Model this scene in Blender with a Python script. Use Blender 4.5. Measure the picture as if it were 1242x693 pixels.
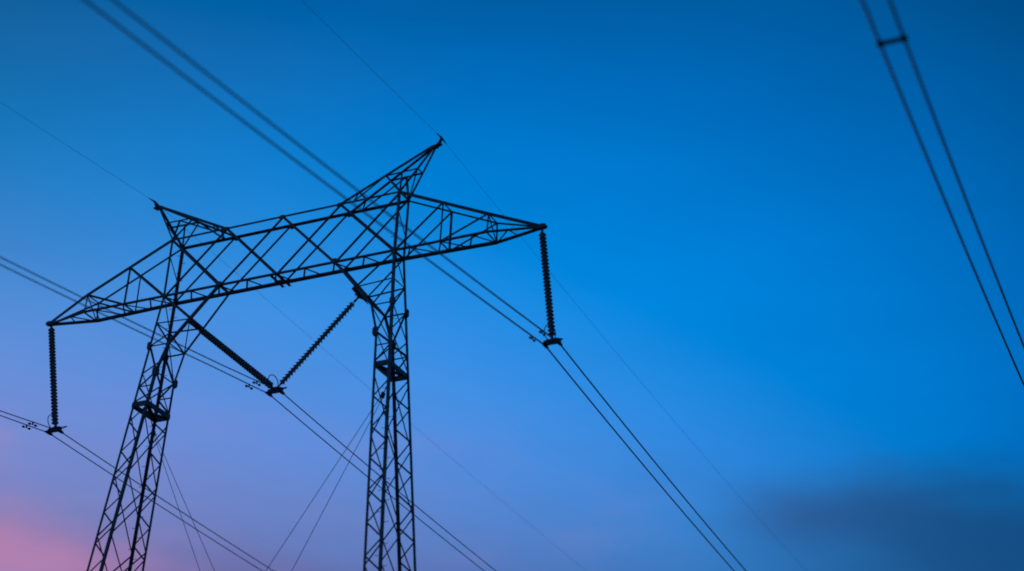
import bpy, bmesh, math, random
from mathutils import Vector, Matrix
random.seed(7)
D = bpy.data
for o in list(D.objects): D.objects.remove(o)
scene = bpy.context.scene
COL = scene.collection
HZ = 34.168                      # height of the crossbeam's lower chord above the ground

# ------------------------------------------------------------------ camera
YAW, PIT, ROLL = 0.4640, 0.4923, 0.0493
fw = Vector((-math.sin(YAW)*math.cos(PIT), math.cos(YAW)*math.cos(PIT), math.sin(PIT)))
rt0 = Vector((math.cos(YAW), math.sin(YAW), 0)); up0 = rt0.cross(fw)
rt = rt0*math.cos(ROLL) + up0*math.sin(ROLL); up = up0*math.cos(ROLL) - rt0*math.sin(ROLL)
cam = D.cameras.new('camera'); camo = D.objects.new('camera', cam); COL.objects.link(camo)
M = Matrix((rt, up, -fw)).transposed().to_4x4(); M.translation = Vector((35.174, -50.661, HZ-32.568))
camo.matrix_world = M
cam.sensor_width = 36; cam.sensor_fit = 'HORIZONTAL'; cam.lens = 2208.02/1242*36
cam.clip_end = 5000; cam.clip_start = 0.1
cam.dof.use_dof = True; cam.dof.focus_distance = 70.0; cam.dof.aperture_fstop = 0.18
scene.camera = camo

# ------------------------------------------------------------------ sky (world)
world = D.worlds.new('World'); scene.world = world; world.use_nodes = True
nt = world.node_tree; nt.nodes.clear()
def N(t, **kw):
    n = nt.nodes.new(t)
    for k, v in kw.items(): setattr(n, k, v)
    return n
def plug(s, v):
    if hasattr(v, 'is_output'): nt.links.new(v, s)
    else: s.default_value = v
def math_(op, a, b=0.0, c=None):
    n = N('ShaderNodeMath', operation=op); plug(n.inputs[0], a); plug(n.inputs[1], b)
    if c is not None: plug(n.inputs[2], c)
    return n.outputs[0]
def vscale(v, f):
    n = N('ShaderNodeVectorMath', operation='SCALE'); plug(n.inputs[0], v); plug(n.inputs[3], f); return n.outputs[0]
def vop(op, a, b):
    n = N('ShaderNodeVectorMath', operation=op); plug(n.inputs[0], a); plug(n.inputs[1], b); return n.outputs[0]
def sstep(x, lo, hi):
    n = N('ShaderNodeMapRange', interpolation_type='SMOOTHSTEP'); plug(n.inputs[0], x)
    n.inputs[1].default_value = lo; n.inputs[2].default_value = hi; return n.outputs[0]
def vmix(f, a, b):
    return vop('ADD', vscale(a, math_('SUBTRACT', 1.0, f)), vscale(b, f))
tc = N('ShaderNodeTexCoord'); sep = N('ShaderNodeSeparateXYZ'); nt.links.new(tc.outputs['Generated'], sep.inputs[0])
el = math_('MULTIPLY', math_('ARCSINE', sep.outputs[2]), 57.29578)
az = math_('MULTIPLY', math_('ARCTAN2', sep.outputs[0], sep.outputs[1]), 57.29578)
def clampn(x, lo, hi):
    n = N('ShaderNodeClamp'); plug(n.inputs[0], x); n.inputs[1].default_value = lo; n.inputs[2].default_value = hi; return n.outputs[0]
A_ = clampn(math_('DIVIDE', math_('ADD', az, 27.0), 20.0), -1.08, 1.08)
E_ = clampn(math_('DIVIDE', math_('SUBTRACT', el, 28.0), 10.0), -1.12, 1.02)
# dusk gradient: smooth function of azimuth and elevation (linear RGB)
GRAD = {(0,0): (0.0106, 0.252, 0.7483), (0,1): (-0.0811, -0.1026, -0.1758), (0,2): (0.117, -0.1393, -0.4036), (0,3): (0.0311, 0.0977, 0.1549), (0,4): (-0.0932, -0.0092, -0.0001), (1,0): (-0.0498, -0.0477, -0.0357), (1,1): (0.1207, 0.0183, -0.0236), (1,2): (-0.1147, 0.0629, 0.1266), (1,3): (-0.0401, -0.041, -0.0654), (1,4): (0.1061, 0.0179, 0.0198), (2,0): (0.0076, -0.0814, -0.2457), (2,1): (0.0023, 0.0009, -0.0917), (2,2): (-0.0047, 0.0953, 0.2397), (2,3): (-0.0174, -0.0392, 0.0045), (3,0): (0.0299, 0.0033, -0.0214), (3,1): (-0.0325, 0.0441, 0.1252), (3,2): (-0.0044, -0.0733, -0.1659)}
pa = [1.0, A_]; pe = [1.0, E_]
for _ in range(3): pa.append(math_('MULTIPLY', pa[-1], A_)); pe.append(math_('MULTIPLY', pe[-1], E_))
acc = None
for (i, j), c in GRAD.items():
    f = 1.0 if i+j == 0 else pa[i] if j == 0 else pe[j] if i == 0 else math_('MULTIPLY', pa[i], pe[j])
    t = vscale(c, f); acc = t if acc is None else vop('ADD', acc, t)
grad = vop('MAXIMUM', vop('ADD', acc, vscale((-0.006, 0.018, -0.004), sstep(math_('MULTIPLY', el, -1.0), -23.5, -19.0))), (0.0, 0.0, 0.0))
# soft cloud noise in sky coordinates
cz = N('ShaderNodeCombineXYZ'); plug(cz.inputs[0], math_('MULTIPLY', az, 0.055)); plug(cz.inputs[1], math_('MULTIPLY', el, 0.17))
def noise(vec, scale, detail, rough=0.5):
    n = N('ShaderNodeTexNoise'); nt.links.new(vec, n.inputs['Vector']); n.inputs['Scale'].default_value = scale
    n.inputs['Detail'].default_value = detail; n.inputs['Roughness'].default_value = rough; return n.outputs['Fac']
n1 = math_('SUBTRACT', noise(cz.outputs[0], 1.6, 4), 0.5)
n2 = math_('SUBTRACT', noise(vop('ADD', cz.outputs[0], (7.3, 2.1, 0.0)), 3.2, 5, 0.55), 0.5)
n3 = math_('SUBTRACT', noise(vop('MULTIPLY', cz.outputs[0], (1.0, 2.2, 1.0)), 5.5, 6, 0.6), 0.5)
# pink afterglow cloud low on the left
nn = math_('ADD', math_('MULTIPLY', n1, 5.0), math_('MULTIPLY', n2, 4.2))
s = math_('SUBTRACT', math_('SUBTRACT', nn, math_('MULTIPLY', math_('ADD', az, 43.6), 0.50)), math_('MULTIPLY', math_('SUBTRACT', el, 20.95), 0.874))
pinkf = math_('MULTIPLY', sstep(az, -95.0, -62.0), sstep(el, -4.0, 6.0))
grad = vmix(math_('MULTIPLY', math_('MULTIPLY', sstep(s, -2.2, 2.4), 0.92), pinkf), grad, (0.455, 0.215, 0.415))
# thin lilac and grey patches over the lower sky
n4 = math_('SUBTRACT', noise(vop('ADD', cz.outputs[0], (3.1, 9.4, 0.0)), 2.3, 5, 0.55), 0.5)
lowm = math_('MULTIPLY', sstep(math_('MULTIPLY', el, -1.0), -25.0, -20.5), sstep(math_('MULTIPLY', az, -1.0), 18.0, 30.0))
grad = vmix(math_('MULTIPLY', math_('MULTIPLY', sstep(n4, -0.02, 0.20), lowm), 0.38), grad, (0.25, 0.235, 0.55))
grad = vmix(math_('MULTIPLY', math_('MULTIPLY', sstep(n4, 0.02, -0.20), lowm), 0.35), grad, (0.105, 0.225, 0.58))
# slate blue cloud bank low on the right, thinning to a mauve tail on its left
azn = math_('ADD', az, math_('MULTIPLY', n1, 6.0)); eln = math_('ADD', math_('ADD', el, math_('MULTIPLY', n2, 2.2)), math_('MULTIPLY', n1, 0.6))
fl = sstep(azn, -21.2, -15.6)
topl = math_('SUBTRACT', 22.95, math_('MULTIPLY', math_('ABSOLUTE', math_('ADD', az, 14.5)), 0.15))
m = math_('MULTIPLY', sstep(math_('SUBTRACT', topl, eln), -0.85, 1.6), fl)
under = math_('MULTIPLY', sstep(math_('SUBTRACT', 20.9, eln), -0.3, 1.6), sstep(math_('MULTIPLY', azn, -1.0), 11.0, 16.5))
m = math_('MULTIPLY', m, math_('SUBTRACT', 1.0, math_('MULTIPLY', under, 0.35)))
ccol = vmix(sstep(azn, -18.0, -9.5), (0.024, 0.108, 0.31), (0.008, 0.070, 0.215))
grad = vmix(math_('MULTIPLY', m, 0.93), grad, ccol)
mv = math_('MULTIPLY', sstep(math_('ABSOLUTE', math_('ADD', azn, 17.6)), 3.0, 0.0), sstep(math_('ABSOLUTE', math_('SUBTRACT', eln, 21.4)), 1.3, 0.0))
grad = vmix(math_('MULTIPLY', mv, 0.1), grad, (0.058, 0.118, 0.38))
# faint uneven veil
grad = vscale(grad, math_('ADD', math_('ADD', 1.0, math_('MULTIPLY', n1, 0.14)), math_('MULTIPLY', math_('ADD', n2, math_('MULTIPLY', n3, 0.6)), 0.09)))
# the sky away from the afterglow is much darker
dotv = N('ShaderNodeVectorMath', operation='DOT_PRODUCT'); nt.links.new(tc.outputs['Generated'], dotv.inputs[0]); dotv.inputs[1].default_value = (-0.40, 0.80, 0.45)
dark = math_('ADD', 0.35, math_('MULTIPLY', sstep(dotv.outputs['Value'], 0.0, 0.80), 0.65))
grad = vscale(grad, dark)
sky = N('ShaderNodeTexSky'); sky.sky_type = 'NISHITA'; sky.sun_disc = False
SUN_EL, SUN_AZ = math.radians(2.0), math.radians(-62)
sky.sun_elevation = SUN_EL; sky.sun_rotation = SUN_AZ; sky.ozone_density = 6.0
total = vop('ADD', grad, vscale(sky.outputs[0], 0.0006))
bg = N('ShaderNodeBackground'); nt.links.new(total, bg.inputs[0]); bg.inputs[1].default_value = 1.0
out = N('ShaderNodeOutputWorld'); nt.links.new(bg.outputs[0], out.inputs[0])

# ------------------------------------------------------------------ the last low sun
sl = D.lights.new('sun', 'SUN'); sl.energy = 0.06; sl.angle = math.radians(8); sl.color = (1.0, 0.55, 0.50)
so = D.objects.new('sun', sl); COL.objects.link(so)
sd = Vector((math.sin(SUN_AZ)*math.cos(SUN_EL), math.cos(SUN_AZ)*math.cos(SUN_EL), math.sin(SUN_EL)))
so.rotation_euler = sd.to_track_quat('Z', 'Y').to_euler(); so.location = sd*200
vs = scene.view_settings; scene.display_settings.display_device = 'sRGB'
vs.view_transform = 'Standard'; vs.look = 'None'; vs.exposure = 0.0; vs.gamma = 1.0; vs.use_curve_mapping = False

# ------------------------------------------------------------------ materials
def mat(name, col, rough, metal=0.0, var=0.35, scale=3.0, col2=None, bump=0.0):
    m = D.materials.new(name); m.use_nodes = True; t = m.node_tree; b = t.nodes['Principled BSDF']
    tcn = t.nodes.new('ShaderNodeTexCoord'); nz = t.nodes.new('ShaderNodeTexNoise'); rp = t.nodes.new('ShaderNodeValToRGB')
    t.links.new(tcn.outputs['Object'], nz.inputs['Vector']); nz.inputs['Scale'].default_value = scale; nz.inputs['Detail'].default_value = 6
    c2 = col2 or tuple(c*(1-var) for c in col); c1 = tuple(min(1, c*(1+var)) for c in col) if not col2 else col
    rp.color_ramp.elements[0].position = 0.3; rp.color_ramp.elements[0].color = (*c2, 1)
    rp.color_ramp.elements[1].position = 0.7; rp.color_ramp.elements[1].color = (*c1, 1)
    t.links.new(nz.outputs['Fac'], rp.inputs[0]); t.links.new(rp.outputs[0], b.inputs['Base Color'])
    b.inputs['Roughness'].default_value = rough; b.inputs['Metallic'].default_value = metal
    if bump:
        bp = t.nodes.new('ShaderNodeBump'); bp.inputs['Strength'].default_value = bump
        t.links.new(nz.outputs['Fac'], bp.inputs['Height']); t.links.new(bp.outputs[0], b.inputs['Normal'])
    return m
STEEL = mat('weathered_galvanised_steel', (0.21, 0.22, 0.23), 0.6, 0.0, 0.35, 2.0)
FORGED = mat('forged_fittings', (0.09, 0.095, 0.10), 0.6, 0.0, 0.3, 8.0)
GLASS = mat('glazed_insulator', (0.34, 0.40, 0.40), 0.18, 0.0, 0.15, 5.0)
GLASS.node_tree.nodes['Principled BSDF'].inputs['Transmission Weight'].default_value = 0.3
ALU = mat('aged_aluminium_wire', (0.27, 0.28, 0.29), 0.55, 0.0, 0.2, 1.0)
CONC = mat('footing_concrete', (0.30, 0.29, 0.27), 0.9, 0.0, 0.2, 4.0, bump=0.3)
GRASS = mat('moorland_grass', (0.07, 0.085, 0.035), 0.95, 0.0, 0.4, 0.35, (0.045, 0.042, 0.022), bump=0.6)

# ------------------------------------------------------------------ helpers
def bm_obj(name, bm, m, parent=None, smooth=False):
    me = D.meshes.new(name); bmesh.ops.recalc_face_normals(bm, faces=bm.faces); bm.to_mesh(me); bm.free(); me.materials.append(m)
    if smooth:
        for p in me.polygons: p.use_smooth = True
    o = D.objects.new(name, me); COL.objects.link(o)
    if parent: o.parent = parent
    return o
def thing(name, label, cat, loc=(0,0,0), group=None, rot=None):
    o = D.objects.new(name, None); COL.objects.link(o); o.location = loc; o['label'] = label; o['category'] = cat
    o.empty_display_size = 0.3
    if group: o['group'] = group
    if rot is not None: o.rotation_mode = 'QUATERNION'; o.rotation_quaternion = rot
    return o
def tag(o, label, cat, group=None):
    o['label'] = label; o['category'] = cat
    if group: o['group'] = group
    return o
def angle(bm, a, b, w, ref=(0, 0, 1), t=None, ext=0.0):
    """rolled steel L-section from a to b, flanges of width w, heel towards ref"""
    a = Vector(a); b = Vector(b); d = (b-a).normalized(); a = a - d*ext; b = b + d*ext
    r = Vector(ref); r = r - d*r.dot(d)
    if r.length < 1e-3: r = Vector((1, 0, 0)) - d*d.x
    r.normalize(); s_ = d.cross(r); t = t or max(0.010, w*0.13)
    u = (r + s_).normalized(); v = (r - s_).normalized()
    c = (u+v)*(-w*0.28)
    prof = [(0,0),(w,0),(w,t),(t,t),(t,w),(0,w)]
    ra = [bm.verts.new(a - u*x - v*y - c*1.0) for x, y in prof]; rb = [bm.verts.new(b - u*x - v*y - c*1.0) for x, y in prof]
    for i in range(6): bm.faces.new((ra[i], ra[(i+1) % 6], rb[(i+1) % 6], rb[i]))
    bm.faces.new(ra[::-1]); bm.faces.new(rb)
def tube(bm, pts, r, n=8, closed=False):
    pts = [Vector(p) for p in pts]; rings = []
    K = len(pts)
    rad = r if callable(r) else (lambda k: r)
    ref = None
    for i, p in enumerate(pts):
        d = (pts[(i+1) % K]-pts[i-1]) if closed else (pts[min(i+1, K-1)]-pts[max(i-1, 0)]); d.normalize()
        if ref is None: ref = Vector((0, 0, 1)) if abs(d.z) < 0.9 else Vector((1, 0, 0))
        ref = (ref - d*ref.dot(d)).normalized(); s_ = d.cross(ref)
        rings.append([bm.verts.new(p + (ref*math.cos(2*math.pi*k/n) + s_*math.sin(2*math.pi*k/n))*rad(i)) for k in range(n)])
    for i in range(K if closed else K-1):
        A, B = rings[i], rings[(i+1) % K]
        for k in range(n): bm.faces.new((A[k], A[(k+1) % n], B[(k+1) % n], B[k]))
    if not closed: bm.faces.new(rings[0][::-1]); bm.faces.new(rings[-1])
def lathe(bm, prof, n=16, c=(0,0,0)):
    c = Vector(c); rings = []
    for r, z in prof: rings.append([bm.verts.new(c+Vector((r*math.cos(2*math.pi*k/n), r*math.sin(2*math.pi*k/n), z))) for k in range(n)])
    for A, B in zip(rings, rings[1:]):
        for k in range(n): bm.faces.new((A[k], A[(k+1) % n], B[(k+1) % n], B[k]))
    bm.faces.new(rings[0][::-1]); bm.faces.new(rings[-1])
def plate(bm, c, u, v, t):
    """flat plate with clipped corners: half-extents u, v, thickness t"""
    c = Vector(c); u = Vector(u); v = Vector(v); n = u.cross(v).normalized()*(t/2)
    out = [(-1,-.6),(-.6,-1),(.6,-1),(1,-.6),(1,.6),(.6,1),(-.6,1),(-1,.6)]
    A = [bm.verts.new(c+u*x+v*y-n) for x, y in out]; B = [bm.verts.new(c+u*x+v*y+n) for x, y in out]
    for i in range(8): bm.faces.new((A[i], A[(i+1) % 8], B[(i+1) % 8], B[i]))
    bm.faces.new(A[::-1]); bm.faces.new(B)
def box(bm, c, u, v, w):
    c = Vector(c); u = Vector(u); v = Vector(v); w = Vector(w)
    V = [bm.verts.new(c+u*i+v*j+w*k) for i in (-1,1) for j in (-1,1) for k in (-1,1)]
    for f in ((0,1,3,2),(4,6,7,5),(0,4,5,1),(2,3,7,6),(0,2,6,4),(1,5,7,3)): bm.faces.new([V[i] for i in f])
def bar(name, a, b, w, parent, ref=(0, 0, 1), ext=0.0):
    bm = bmesh.new(); angle(bm, a, b, w, ref, ext=ext); return bm_obj(name, bm, STEEL, parent)

# ------------------------------------------------------------------ ground
bm = bmesh.new(); n = 64; S = 900.0; vv = {}
for i in range(n+1):
    for j in range(n+1):
        x = (i/n*2-1); y = (j/n*2-1); x = math.copysign(abs(x)**1.8, x)*S; y = math.copysign(abs(y)**1.8, y)*S
        far = max(0.0, math.hypot(x, y)-110)
        z = 0.08*max(0, y-110)*min(1, far/200) + 1.2*math.sin(x*.021+1)*math.sin(y*.017)*min(1, far/60)
        vv[i, j] = bm.verts.new((x, y, z))
for i in range(n):
    for j in range(n): bm.faces.new((vv[i, j], vv[i+1, j], vv[i+1, j+1], vv[i, j+1]))
g = bm_obj('ground', bm, GRASS, smooth=True); g['kind'] = 'structure'

# ------------------------------------------------------------------ the pylon
P, H, T, Q, HQ = 2.5592, 2.5195, 10.8156, 6.3104, 4.4623
A1, A2, HU2, WU2, WL2, HW = 7.0048, 8.9117, 0.7626, 0.377, 0.422, 0.36
X2 = 2*P
Z = lambda x, y, z: Vector((x, y, z+HZ))
pylon = thing('transmission_tower', 'dark steel lattice power pylon with two legs, a crossbeam and two pointed peaks', 'pylon', (0, 0, 0))
UPc = lambda x, s: Z(x, s*HW, H)
LOc = lambda x, s: Z(x, s*HW, 0)

# --- crossbeam: four chords, X-braced faces
bm = bmesh.new()
for s in (-1, 1):
    angle(bm, UPc(-X2, s), UPc(X2, s), 0.092 if s > 0 else 0.085, (0, s, 1)); angle(bm, LOc(-X2, s), LOc(X2, s), 0.17 if s > 0 else 0.075, (0, s, -1), ext=0.1)
beam = bm_obj('crossbeam', bm, STEEL, pylon)
for s in (-1, 1):
    for k in range(-2, 2):
        a, b = k*P, (k+1)*P; o = Vector((0, s*0.012, 0))
        bar('diagonal_brace', UPc(a, s)+o, LOc(b, s)+o, 0.075, beam, (0, s, 0.2)); bar('diagonal_brace', UPc(b, s)-o*2, LOc(a, s)-o*2, 0.075, beam, (0, s, -0.2))
for k in range(-2, 3):
    bar('cross_strut', UPc(k*P, -1), UPc(k*P, 1), 0.06, beam, (1, 0, 0.3))
    if k: bar('cross_strut', LOc(k*P, -1), LOc(k*P, 1), 0.07, beam, (1, 0, -0.3))
k = -2.0
while k < 2:
    f = LOc(k*P, -1) - Vector((0, 0, 0.03))
    if k > -2: bar('deck_lacing', f, LOc(k*P-0.19*P, 1), 0.05, beam, (0, 0, -1))
    bar('deck_lacing', f, LOc(k*P+0.13*P, 1), 0.05, beam, (0, 0, -1))
    k += 0.5
for s in (-1, 1):
    for k in (-1, 0, 1):
        for zf, e in ((UPc, -1), (LOc, 1)):
            if zf is LOc and k == 0: continue
            bm = bmesh.new(); plate(bm, zf(k*P, s)+Vector((0, s*.055, e*.05)), (0.13, 0, 0), (0, 0, 0.085), 0.012); bm_obj('node_plate', bm, STEEL, beam)
bm = bmesh.new()
for dx in (-0.17, 0.13): angle(bm, Z(dx, -HW-0.10, -0.05), Z(dx, HW+0.16, -0.09), 0.10, (0, 0, 1))
plate(bm, Z(-.02, 0.1, -0.07), (0.16, 0, 0), (0, .10, 0), 0.02)
bm_obj('hanger_beam', bm, STEEL, beam)

# --- cantilever arms
def arm(sx):
    def U(a, s):
        t = (a-X2)/(A2-X2); return Z(sx*a, s*(HW+(WU2-HW)*t), H+(HU2-H)*t)
    def L(a, s):
        t = (a-X2)/(A2-X2); return Z(sx*a, s*(HW+(WL2-HW)*t), -0.037*t)
    tip = lambda s, z: Z(sx*(T-0.05), s*0.06, z)
    bm = bmesh.new()
    for s in (-1, 1):
        angle(bm, U(X2, s), U(A2, s), 0.13 if s < 0 else 0.052, (0, s, 1)); angle(bm, L(X2, s), L(A2, s), 0.075 if s < 0 else 0.165, (0, s, -1))
        angle(bm, U(A2, s), tip(s, 0.06), 0.13 if s < 0 else 0.052, (0, s, 1)); angle(bm, L(A2, s), tip(s, -0.04), 0.07 if s < 0 else 0.14, (0, s, -1))
    a = bm_obj('cantilever_arm', bm, STEEL, pylon)
    bm = bmesh.new()
    for s in (-1, 1): plate(bm, Z(sx*(T+0.02), s*0.075, 0), (0.24, 0, 0), (0, 0, 0.085), 0.02)
    box(bm, Z(sx*(T+0.12), 0, -0.02), (0.13, 0, 0), (0, 0.0655, 0), (0, 0, 0.05))
    bm_obj('tip_plate', bm, STEEL, a)
    for s in (-1, 1):
        o = Vector((0, s*0.012, 0))
        bar('vertical_post', U(A1, s), L(A1, s), 0.05 if s*sx < 0 else 0.075, a, (0, s, 0)); bar('vertical_post', U(A2, s), L(A2, s), 0.05, a, (0, s, 0))
        bar('arm_brace', L(X2, s)+o, U(A1, s)+o, 0.075 if s < 0 else 0.055, a, (0, s, .2)); bar('arm_brace', L(A1, s)+o, U(A2, s)+o, 0.07 if s < 0 else 0.05, a, (0, s, .2))
    for x in (A1, A2):
        bar('cross_strut', U(x, -1), U(x, 1), 0.05, a, (1, 0, 0.3)); bar('cross_strut', L(x, -1), L(x, 1), 0.05, a, (1, 0, -0.3))
    step = P/2; x = X2+0.25*P; 
    for i in range(3):
        f = L(min(x, A2), -1) - Vector((0, 0, 0.03)); d1 = 0.19*P; d2 = 0.13*P
        bar('arm_lacing', f, L(max(X2, x-sx*d1) if sx > 0 else min(A2, x+d1), 1), 0.045, a, (0, 0, -1))
        bar('arm_lacing', f, L(min(A2, x+d2*2.4) if sx > 0 else max(X2, x-d2*2.4), 1), 0.045, a, (0, 0, -1))
        x += step
    # tip zigzag
    q = lambda t, s: L(A2, s).lerp(tip(s, -0.04), t)
    bar('arm_lacing', q(0.02, 1), q(0.42, -1), 0.045, a, (0, 0, -1)); bar('arm_lacing', q(0.42, -1), q(0.5, 1), 0.045, a, (0, 0, -1))
    bar('arm_lacing', U(A2, -1), L(A2, 1), 0.045, a, (1, 0, 0))
for sx in (-1, 1): arm(sx)

# --- pointed earth wire peaks
def peak(sx):
    tip = Z(sx*Q, 0, HQ)
    O_ = lambda t, s: UPc(sx*X2, s).lerp(tip+Vector((0, s*0.045, 0)), t)
    I_ = lambda t, s: UPc(sx*P, s).lerp(tip+Vector((-sx*.08, s*0.045, 0.02)), t)
    bm = bmesh.new()
    for s in (-1, 1):
        angle(bm, O_(0, s), O_(1, s), 0.085 if s > 0 else 0.06, (sx, s, 0)); angle(bm, I_(0, s), I_(1, s), 0.07 if s > 0 else 0.11, (-sx, s, 0.5))
    p = bm_obj('earth_wire_peak', bm, STEEL, pylon)
    for s in (-1, 1):
        i2, i1, o5 = I_(.49, s), I_(.2, s), O_(.51, s); mid = i2.lerp(o5, .5); u2 = O_(0, s); c22 = UPc(sx*(P+.42*P), s)
        bar('peak_brace', i2, o5, 0.055, p, (0, s, 0.3)); bar('peak_brace', i2, u2, 0.06, p, (0, s, -0.3)); bar('peak_brace', mid, u2, 0.06 if s*sx < 0 else .075, p, (0, s, 0))
        bar('peak_brace', i1, UPc(sx*(P+.22*P), s), 0.05, p, (0, s, 0)); bar('peak_brace', UPc(sx*(P+.22*P), s), mid if s*sx > 0 else i2, 0.05, p, (0, s, 0.2))
    bar('peak_brace', O_(.51, -1), O_(.51, 1), 0.055, p, (sx, 0, 0)); bar('peak_brace', I_(.49, -1), I_(.49, 1), 0.055, p, (-sx, 0, 0)); bar('peak_brace', I_(.2, -1), I_(.2, 1), 0.05, p, (-sx, 0, 0))
    bar('peak_brace', O_(.51, -1), O_(0, 1), 0.05, p, (sx, 0, 0))
    bm = bmesh.new(); plate(bm, tip+Vector((sx*0.06, 0, 0.02)), (0.20, 0, 0.01), (0, 0.075, 0), 0.05); plate(bm, tip+Vector((sx*.02, 0, -.03)), (0.13, 0, 0.0), (0, 0, .09), 0.03)
    bm_obj('tip_plate', bm, STEEL, p)
for sx in (-1, 1): peak(sx)

# --- legs
SXL, SYL, WX = 0.0802, 0.0708, 0.616
def leg(side):
    def o(z, s): return Z(side*(X2-SXL*z), s*(HW-SYL*z), z)
    def i(z, s): return Z(side*(X2-SXL*z-WX), s*(HW-SYL*z), z)
    ZK, ZP, ZI = -2.22, -2.22, -3.40
    kink = lambda s: Z(side*4.42, s*(HW-SYL*ZK), ZK)
    bm = bmesh.new(); B = -HZ
    for s in (-1, 1):
        angle(bm, o(0, s), o(B+.25, s), 0.098, (side, s, 0)); angle(bm, i(ZI, s), i(B+.25, s), 0.098, (-side, s, 0))
        angle(bm, LOc(side*P, s), kink(s), 0.10, (-side, s, -0.4)); angle(bm, kink(s), i(ZI, s), 0.09, (-side, s, -0.2))
        angle(bm, o(0, s), UPc(side*X2, s), 0.10 if s*side > 0 or s > 0 else 0.09, (side, s, 0))
    L = bm_obj('leg', bm, STEEL, pylon)
    # gusset plates where the inner posts spread
    for s in (-1, 1):
        nrm = Vector((0, s*0.075, 0))
        bm = bmesh.new(); plate(bm, o(ZP, s)+nrm, (0.085, 0, 0), (0, 0, 0.15), 0.014); plate(bm, o(ZP, s)+Vector((side*.075, 0, 0)), (0, 0.08, 0), (0, 0, 0.15), 0.014); bm_obj('gusset_plate', bm, STEEL, L)
        bm = bmesh.new(); plate(bm, i(ZI, s)+nrm, (0.115, 0, 0), (0, 0, 0.17), 0.014); plate(bm, i(ZI, s)+Vector((-side*.078, 0, 0)), (0, 0.11, 0), (0, 0, 0.17), 0.014); bm_obj('gusset_plate', bm, STEEL, L)
        vx = lambda t: LOc(side*P, s).lerp(kink(s), t)
        bar('head_brace', vx(.58), o(-1.2, s), 0.048, L, (0, s, 0.3)); bar('head_brace', vx(.58), LOc(side*X2, s), 0.060, L, (0, s, -0.2))
        bar('head_brace', o(-1.2, s), kink(s), 0.052, L, (0, s, 0)); bar('head_brace', kink(s), o(ZP, s), 0.048, L, (0, s, 0.3))
        bar('head_brace', o(ZP, s), i(ZI, s), 0.068, L, (0, s, 0.1)); bar('head_brace', i(ZI, s), o(-3.97, s), 0.064, L, (0, s, 0.1))
        bar('head_brace', o(-3.97, s), i(-4.62, s), 0.056, L, (0, s, 0.1)); bar('head_brace', o(-3.97, s), i(-3.97, s), 0.040, L, (0, s, 0.1))
        ns = lambda z: o(z, s)
    # faces running along the line
    for fn, rr in ((o, (side, 0, 0)), (i, (-side, 0, 0))):
        if fn is o:
            bar('head_brace', o(0, -1), o(-1.2, 1), 0.040, L, rr); bar('head_brace', o(-1.2, 1), o(ZP, -1), 0.040, L, rr)
            bar('head_brace', o(-1.2, -1), o(-1.2, 1), 0.040, L, rr); bar('head_brace', o(ZP, -1), o(-3.4, 1), 0.040, L, rr); bar('head_brace', o(ZP, 1), o(-3.4, -1), 0.040, L, rr)
            bar('head_brace', o(-3.4, 1), o(-4.6, -1), 0.040, L, rr); bar('head_brace', o(-3.4, -1), o(-4.6, 1), 0.040, L, rr)
            # leg body continues between the beam chords
            a0, b0 = o(0, -1), o(0, 1); u0, u1 = UPc(side*X2, -1), UPc(side*X2, 1)
            bar('head_brace', a0, b0.lerp(u1, .36), 0.036, L, rr); bar('head_brace', b0.lerp(u1, .36), a0.lerp(u0, .7), 0.036, L, rr); bar('head_brace', a0.lerp(u0, .7), u1, 0.036, L, rr)
        else:
            bar('head_brace', i(ZI, -1), i(-4.62, 1), 0.040, L, rr); bar('head_brace', i(ZI, 1), i(-4.62, -1), 0.040, L, rr); bar('head_brace', i(ZI, -1), i(ZI, 1), 0.044, L, rr)
            v = lambda t, s: LOc(side*P, s).lerp(kink(s), t)
            bar('head_brace', kink(-1), kink(1), 0.040, L, rr); bar('head_brace', v(.58, -1), kink(1), 0.040, L, rr); bar('head_brace', kink(-1), i(ZI, 1), 0.040, L, rr)
    # insulator beam between the two spreading braces
    bm = bmesh.new(); c = Z(side*3.60, 0, -1.40); angle(bm, c+Vector((0, -.56, 0)), c+Vector((0, .56, 0)), 0.17, (-side, 0, 0.2)); plate(bm, c+Vector((-side*0.07, 0, -0.05)), (0.10, 0, -.05), (0, .2, 0), 0.03)
    bm_obj('insulator_beam', bm, STEEL, L)
    # diaphragm: deep frame round the waist
    bm = bmesh.new()
    zz = -4.75; cs = [o(zz, -1), o(zz, 1), i(zz, 1), i(zz, -1)]
    for k in range(4):
        a, b = cs[k], cs[(k+1) % 4]; d = (b-a)/2; w_ = Vector((0, 0, 1)).cross(d.normalized())*0.035
        box(bm, (a+b)/2 + w_*1.0, d*1.03, w_, (0, 0, 0.095 + .004*(k % 2)))
    dn = Vector((0, 0, -.06))
    angle(bm, cs[0]+dn, cs[2]+dn, 0.12, (0, 0, 1)); angle(bm, cs[1], cs[3], 0.12, (0, 0, 1))
    bm_obj('diaphragm', bm, STEEL, L)
    # lacing of the narrow faces, cross bracing of the wide faces
    low = bmesh.new()
    for s in (-1, 1):
        z0 = -4.83 if s < 0 else -5.42; q = 0.61; k = 0
        if s > 0: bar('lacing_bar', o(-4.9, s), i(z0, s), 0.044, L, (0, s, 0))
        while z0-q*k > -HZ+1.2:
            za, zb = z0-q*k, z0-q*(k+1)
            a, b = (i(za, s), o(zb, s)) if k % 2 == 0 else (o(za, s), i(zb, s))
            if zb > -14.0: bar('lacing_bar', a, b, 0.044, L, (0, s, 0))
            else: angle(low, a, b, 0.044, (0, s, 0))
            k += 1
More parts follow.
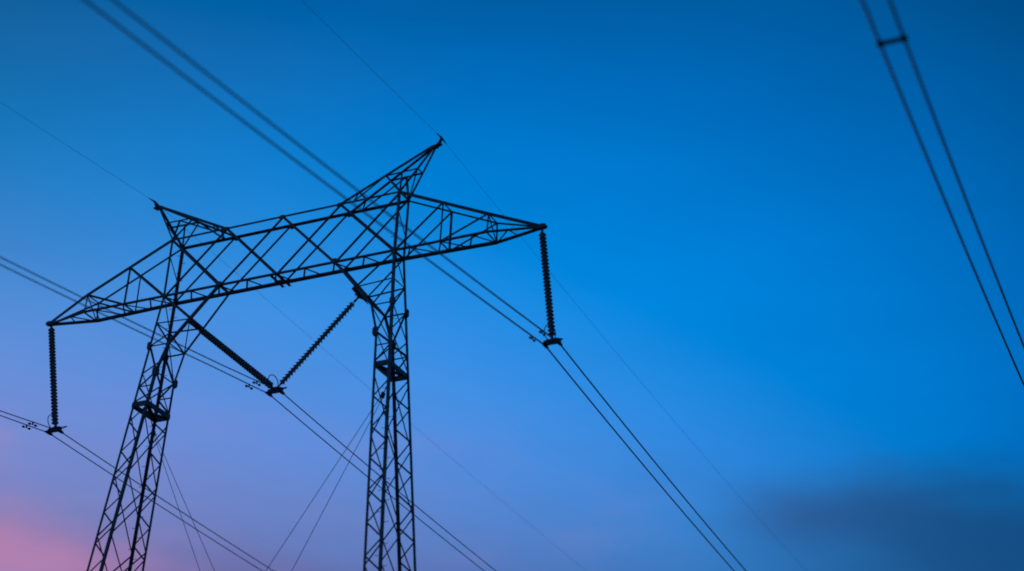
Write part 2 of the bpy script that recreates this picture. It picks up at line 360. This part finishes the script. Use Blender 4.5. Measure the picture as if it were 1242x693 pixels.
    for fn, dd in ((o, side), (i, -side)):
        za = -5.15
        while za > -HZ+2.6:
            zb = za-2.44; off = Vector((dd*0.012, 0, 0))
            if za > -13.2:
                bar('side_brace', fn(za, -1)+off, fn(zb, 1)+off, 0.044, L, (dd, 0, 0.1)); bar('side_brace', fn(za, 1)-off, fn(zb, -1)-off, 0.044, L, (dd, 0, -0.1))
            else:
                angle(low, fn(za, -1)+off, fn(zb, 1)+off, 0.044, (dd, 0, 0.1)); angle(low, fn(za, 1)-off, fn(zb, -1)-off, 0.044, (dd, 0, -0.1))
            za = zb
    lo = bm_obj('lower_lacing', low, STEEL, L); lo['kind'] = 'stuff'
    # climbing bolts up one post
    sb = -side
    for k in range(40):
        z = -5.0-0.40*k if k < 26 else 2.2-0.40*(k-26)
        if z > 0: base = o(0, sb).lerp(UPc(side*X2, sb), z/H)
        else: base = o(z, sb)
        dirv = Vector((1 if k % 2 else -1, 0, 0))
        bm = bmesh.new(); tube(bm, [base+dirv*0.03, base+dirv*0.21, base+dirv*0.212+Vector((0, 0, .03))], 0.011, 6); bm_obj('step_bolt', bm, FORGED, L)
    for fn in (o, i):
        for s in (-1, 1):
            bm = bmesh.new(); b = fn(-HZ+.3, s); lathe(bm, [(0.30, -0.6), (0.30, 0.0), (0.24, 0.10)], 20, (b.x, b.y, 0.15)); bm_obj('footing', bm, CONC, L, True)
for side in (-1, 1): leg(side)

# ------------------------------------------------------------------ insulator strings
def disc_mesh():
    bm = bmesh.new()
    lathe(bm, [(0.060, 0.078), (0.072, 0.070), (0.077, 0.034), (0.082, 0.022), (0.100, 0.008), (0.124, -0.012), (0.127, -0.024), (0.118, -0.026), (0.105, -0.012), (0.095, -0.032), (0.083, -0.012), (0.072, -0.034), (0.064, -0.028), (0.058, -0.04), (0.056, -0.068)], 20)
    o = bm_obj('disc', bm, GLASS, None, True); return o
DISC = disc_mesh()
first = [True]
def string(top, bot, label, group, n, lead, tail):
    top = Vector(top); bot = Vector(bot); d = bot-top; Ln = d.length
    rot = (-d).to_track_quat('Z', 'Y')
    t = thing('insulator_string', label, 'insulator', top, group, rot)
    bm = bmesh.new(); tube(bm, [(0, 0, 0.05), (0, 0, -lead+.06)], 0.022, 8); tube(bm, [(0.05*math.cos(a), 0, 0.02+.07*math.sin(a)) for a in [k*math.pi/6 for k in range(12)]], 0.016, 6, True)
    tube(bm, [(0, 0.045*math.cos(a), -lead*.55+.09*math.sin(a)) for a in [k*math.pi/6 for k in range(12)]], 0.014, 6, True)
    bm_obj('hanger_link', bm, FORGED, t, True)
    pitch = (Ln-lead-tail)/n
    for k in range(n):
        if first[0]: c = DISC; first[0] = False
        else: c = DISC.copy(); COL.objects.link(c)
        c.parent = t; c.location = (0, 0, -lead-pitch*(k+.5)); c.scale = (1.08, 1.08, pitch/0.144)
    bm = bmesh.new(); lathe(bm, [(0.03, -Ln+tail+.02), (0.045, -Ln+tail-.03), (0.03, -Ln+tail-.08), (0.022, -Ln+.02)], 10); bm_obj('end_fitting', bm, FORGED, t, True)
    return t
BR, BM_, BL = Vector((11.47, 0, HZ-4.785)), Vector((0.335, 0, HZ-4.86)), Vector((-9.715, 0, HZ-4.935))
GI = 'insulator strings hanging from the pylon'
string((T+0.08, 0, HZ-0.07), BR+Vector((0, 0, .22)), 'long ribbed insulator string hanging from the right tip of the pylon crossarm', GI, 28, 0.20, 0.12)
string((-T-0.03, 0, HZ-0.07), BL+Vector((0, 0, .22)), 'long ribbed insulator string hanging from the left tip of the pylon crossarm', GI, 30, 0.15, 0.12)
string((-3.52, 0, HZ-1.50), BM_+Vector((-.09, 0, .22)), 'slanting insulator string from the left leg, its ribs close together, left arm of the V', GI, 31, 0.12, 0.16)
string((3.50, 0, HZ-1.50), BM_+Vector((.09, 0, .22)), 'slanting insulator string from the right leg with separate saw-toothed discs, right arm of the V', GI, 27, 0.26, 0.18)

# ------------------------------------------------------------------ yokes with clamps and rackets
def ring(c, yd, w, l, rise, rx=0.0):
    pts = []
    for k in range(28):
        a = 2*math.pi*k/28; u = l*(1-math.cos(a)) ; x = w*math.sin(a)
        pts.append(Vector(c)+Vector((x+rx*u, yd*u*math.cos(rise), u*math.sin(rise))))
    return pts
def yoke(c, where, v=False):
    t = thing('conductor_yoke', f'black yoke with two clamps and looped rings {where}', 'line hardware', c, 'yokes under the insulators')
    bm = bmesh.new(); plate(bm, (0, 0, 0.10), (0.33, 0, 0), (0, 0, 0.11), 0.05)
    if v: plate(bm, (0, 0, 0.19), (0.17, 0, 0), (0, 0, 0.06), 0.034)
    else: plate(bm, (0, 0, 0.2), (0.07, 0, 0), (0, 0, 0.06), 0.034)
    bm_obj('yoke_plate', bm, FORGED, t)
    for s in (-1, 1):
        bm = bmesh.new()
        tube(bm, [(s*.265, -.22, -.035), (s*.265, -.12, .0), (s*.265, 0, .008), (s*.265, .12, .004), (s*.265, .22, .0)], lambda k: (.035, .06, .072, .06, .035)[k], 10)
        plate(bm, (s*.265, 0, 0.07), (0, 0.035, 0), (0, 0, 0.07), 0.03); bm_obj('suspension_clamp', bm, FORGED, t, True)
    for yd, rise, w, l in ((-1, 0.95, .20, .29), (1, 0.62, .23, .31)):
        bm = bmesh.new(); tube(bm, ring((0, yd*.04, 0.10), yd, w, l, rise), 0.017, 7, True); bm_obj('arcing_ring', bm, FORGED, t, True)
yoke(BR, 'at the foot of the right hanging string'); yoke(BM_, 'at the bottom point of the V strings', True); yoke(BL, 'at the foot of the left hanging string')

# ------------------------------------------------------------------ conductors
def wire(name, label, cat, group, fn, y0, y1, r, n=260, m=ALU):
    bm = bmesh.new(); ys = []
    for k in range(n+1): ys.append(y0+(y1-y0)*k/n)
    if y0 < 0 < y1: ys = sorted(ys+[0.0, -0.25, 0.25, -0.12, 0.12])
    tube(bm, [fn(y) for y in ys], r, 8); o = bm_obj(name, bm, m, None, True); return tag(o, label, cat, group)
def phase(c, s, sq=0):
    def fn(y):
        if y < 0: return Vector((c.x+s*.265*(1+sq*max(y, -4)*.07)-.0811*y, y, c.z+.2032*y+.0004*y*y))
        return Vector((c.x+s*.265-.0859*y, y, c.z+.0199*y+.0006*y*y-.02*min(1, y/2)*0))
    return fn
GC = 'twin conductors held by the pylon'
for c, nm in ((BR, 'the twin line clamped under the right hanging string'), (BM_, 'the twin line clamped under the V strings'), (BL, 'the twin line clamped under the left hanging string')):
    for s, w in ((-1, 'lower left wire of '), (1, 'upper right wire of ')):
        wire('conductor', w+nm, 'power line', GC, phase(c, s, 0 if c is BR else 1), -75, 260, 0.027 if c is BR else 0.0205)
def other(s): return lambda y: Vector((26.40+s*.265-.083*y, y, HZ-5.57+.18748*y+.00054*y*y))
for s, w in ((-1, 'left'), (1, 'right')):
    wire('conductor', f'{w} wire of the blurred steep pair running down the right side, clear of the pylon', 'power line', 'twin conductors at the far right', other(s), -75, 200, 0.036)
def spacer(y):
    a, b = other(-1)(y), other(1)(y); c = (a+b)/2
    t = thing('bundle_spacer', 'short dark spacer bar bridging the pair of wires at the top right', 'line hardware', c)
    bm = bmesh.new(); tube(bm, [a-c+Vector((.05, 0, 0)), Vector((-.08, 0, 0)), Vector((.08, 0, 0)), b-c-Vector((.05, 0, 0))], 0.055, 10); bm_obj('spacer_bar', bm, FORGED, t, True)
    for p in (a, b):
        dv = (other(1)(y+.1)-other(1)(y-.1)).normalized()
        bm = bmesh.new(); tube(bm, [p-c-dv*.09, p-c-dv*.04, p-c+dv*.04, p-c+dv*.09], lambda k: (.05, .085, .085, .05)[k], 10); bm_obj('wire_clamp', bm, FORGED, t, True)
spacer(-18.3)

# earth wires over the peaks
EL, ER = Vector((-6.58, 0, HZ+4.79)), Vector((6.54, 0, HZ+4.78))
def earth(c, mn, bn, cn, mf, bf, cf):
    def fn(y):
        if y < 0: return Vector((c.x+mn*y, y, c.z-bn*y+cn*y*y))
        return Vector((c.x+mf*y, y, c.z+bf*y+cf*y*y))
    return fn
eL = earth(EL, 0, -.1167, .0006, .0039, -.0339, .0003); eR = earth(ER, 0, -.0708, .0006, -.0042, -.064, .0007)
wire('earth_wire', 'very thin faint wire passing over the left peak of the pylon', 'power line', 'earth wires over the peaks', eL, -70, 260, 0.0052)
wire('earth_wire', 'very thin faint wire passing over the right peak of the pylon', 'power line', 'earth wires over the peaks', eR, -70, 260, 0.0052)
def eclamp(sx, c, fn, where):
    t = thing('earth_wire_clamp', f'small upright clamp holding a thin wire on the {where} peak tip', 'line hardware', c, 'clamps on the peak tips')
    base = Vector((sx*(Q+.13), 0, HZ+HQ+.04))-c
    bm = bmesh.new(); tube(bm, [base, base*.45, Vector((0, 0, -.02))], lambda k: (.075, .06, .05)[k], 8); plate(bm, base+Vector((0, 0, .04)), (.09, 0, 0), (0, .06, 0), .05); bm_obj('clamp_body', bm, FORGED, t, True)
    bm = bmesh.new(); tube(bm, [fn(y)-c for y in (-.42, -.2, 0, .2, .42)], lambda k: (.012, .028, .045, .028, .012)[k], 8); bm_obj('armour_rod', bm, FORGED, t, True)
eclamp(-1, EL, eL, 'left'); eclamp(1, ER, eR, 'right')

# vibration dampers on the near side of each clamp
def damper(fn, y, label):
    p = fn(y); dv = (fn(y+.1)-fn(y-.1)).normalized()
    t = thing('vibration_damper', label, 'line hardware', p, 'dumbbell dampers on the wires')
    dn = Vector((0, 0, -1)); c = dn*.11
    bm = bmesh.new(); plate(bm, dn*.05, dv*.035, dn*.075, .03); bm_obj('damper_clamp', bm, FORGED, t)
    bm = bmesh.new(); tube(bm, [c-dv*.2, c-dv*.1-dn*.008, c-dn*.012, c+dv*.1-dn*.008, c+dv*.2], .009, 6); bm_obj('messenger_cable', bm, FORGED, t, True)
    for s in (-1, 1):
        bm = bmesh.new(); tube(bm, [c+dv*s*(.12+.045*k) for k in range(4)], lambda k: (.026, .046, .046, .03)[k], 10); bm_obj('damper_weight', bm, FORGED, t, True)
for c, ya, yb, nm in ((BL, -1.45, -1.68, 'left hanging string'), (BM_, -1.51, -1.76, 'V strings'), (BR, -1.25, -1.68, 'right hanging string')):
    damper(phase(c, -1, 0 if c is BR else 1), ya, f'dark dumbbell damper on the lower left wire beside the {nm}')
    damper(phase(c, 1, 0 if c is BR else 1), yb, f'dark dumbbell damper on the upper right wire beside the {nm}')

# ------------------------------------------------------------------ guys
def guy(side):
    top = Z(side*(X2+SXL*4.85-WX/2), 0, -4.95); inw = -side
    k = top + Vector((inw*.28, 0, -.72))
    sname = 'left' if side < 0 else 'right'
    t = thing('guy_clamp', f'small clamp below the waist frame of the {sname} leg where two thin guys start', 'line hardware', k, 'guy clamps on the legs')
    bm = bmesh.new(); tube(bm, [top-k, Vector((0, 0, 0))], 0.018, 8); bm_obj('stay_rod', bm, FORGED, t, True)
    bm = bmesh.new(); plate(bm, (0, 0, 0), (inw*.03, 0, -.11), (0, .11, 0), .04); lathe(bm, [(.03, .1), (.06, .05), (.06, -.05), (.03, -.1)], 10); bm_obj('clamp_body', bm, FORGED, t)
    for ys in (-1, 1):
        end = Vector((GUYX[side, ys], ys*2.78, 0.0))
        a = k+Vector((0, ys*.06, 0))
        bm = bmesh.new(); tube(bm, [a.lerp(end, q/30)-Vector((0, 0, .3*math.sin(math.pi*q/30))) for q in range(31)], 0.011, 7); o = bm_obj('guy_wire', bm, ALU, None, True)
        w = {(-1, -1): 'left-hand one of the two thin guys falling from the left leg to the lower right', (-1, 1): 'right-hand one of the two thin guys falling from the left leg to the lower right',
             (1, -1): 'left-hand one of the two thin guys slanting from the right leg to the lower left', (1, 1): 'right-hand one of the two thin guys slanting from the right leg to the lower left'}[side, ys]
        tag(o, w, 'guy wire', 'thin guys of the legs')
GUYX = {(-1, -1): 11.6, (-1, 1): 11.6, (1, -1): -12.1, (1, 1): -12.1}
for side in (-1, 1): guy(side)

scene.render.engine = 'CYCLES'
scene.cycles.max_bounces = 8
scene.cycles.filter_width = 1.9
scene.cycles.use_denoising = False
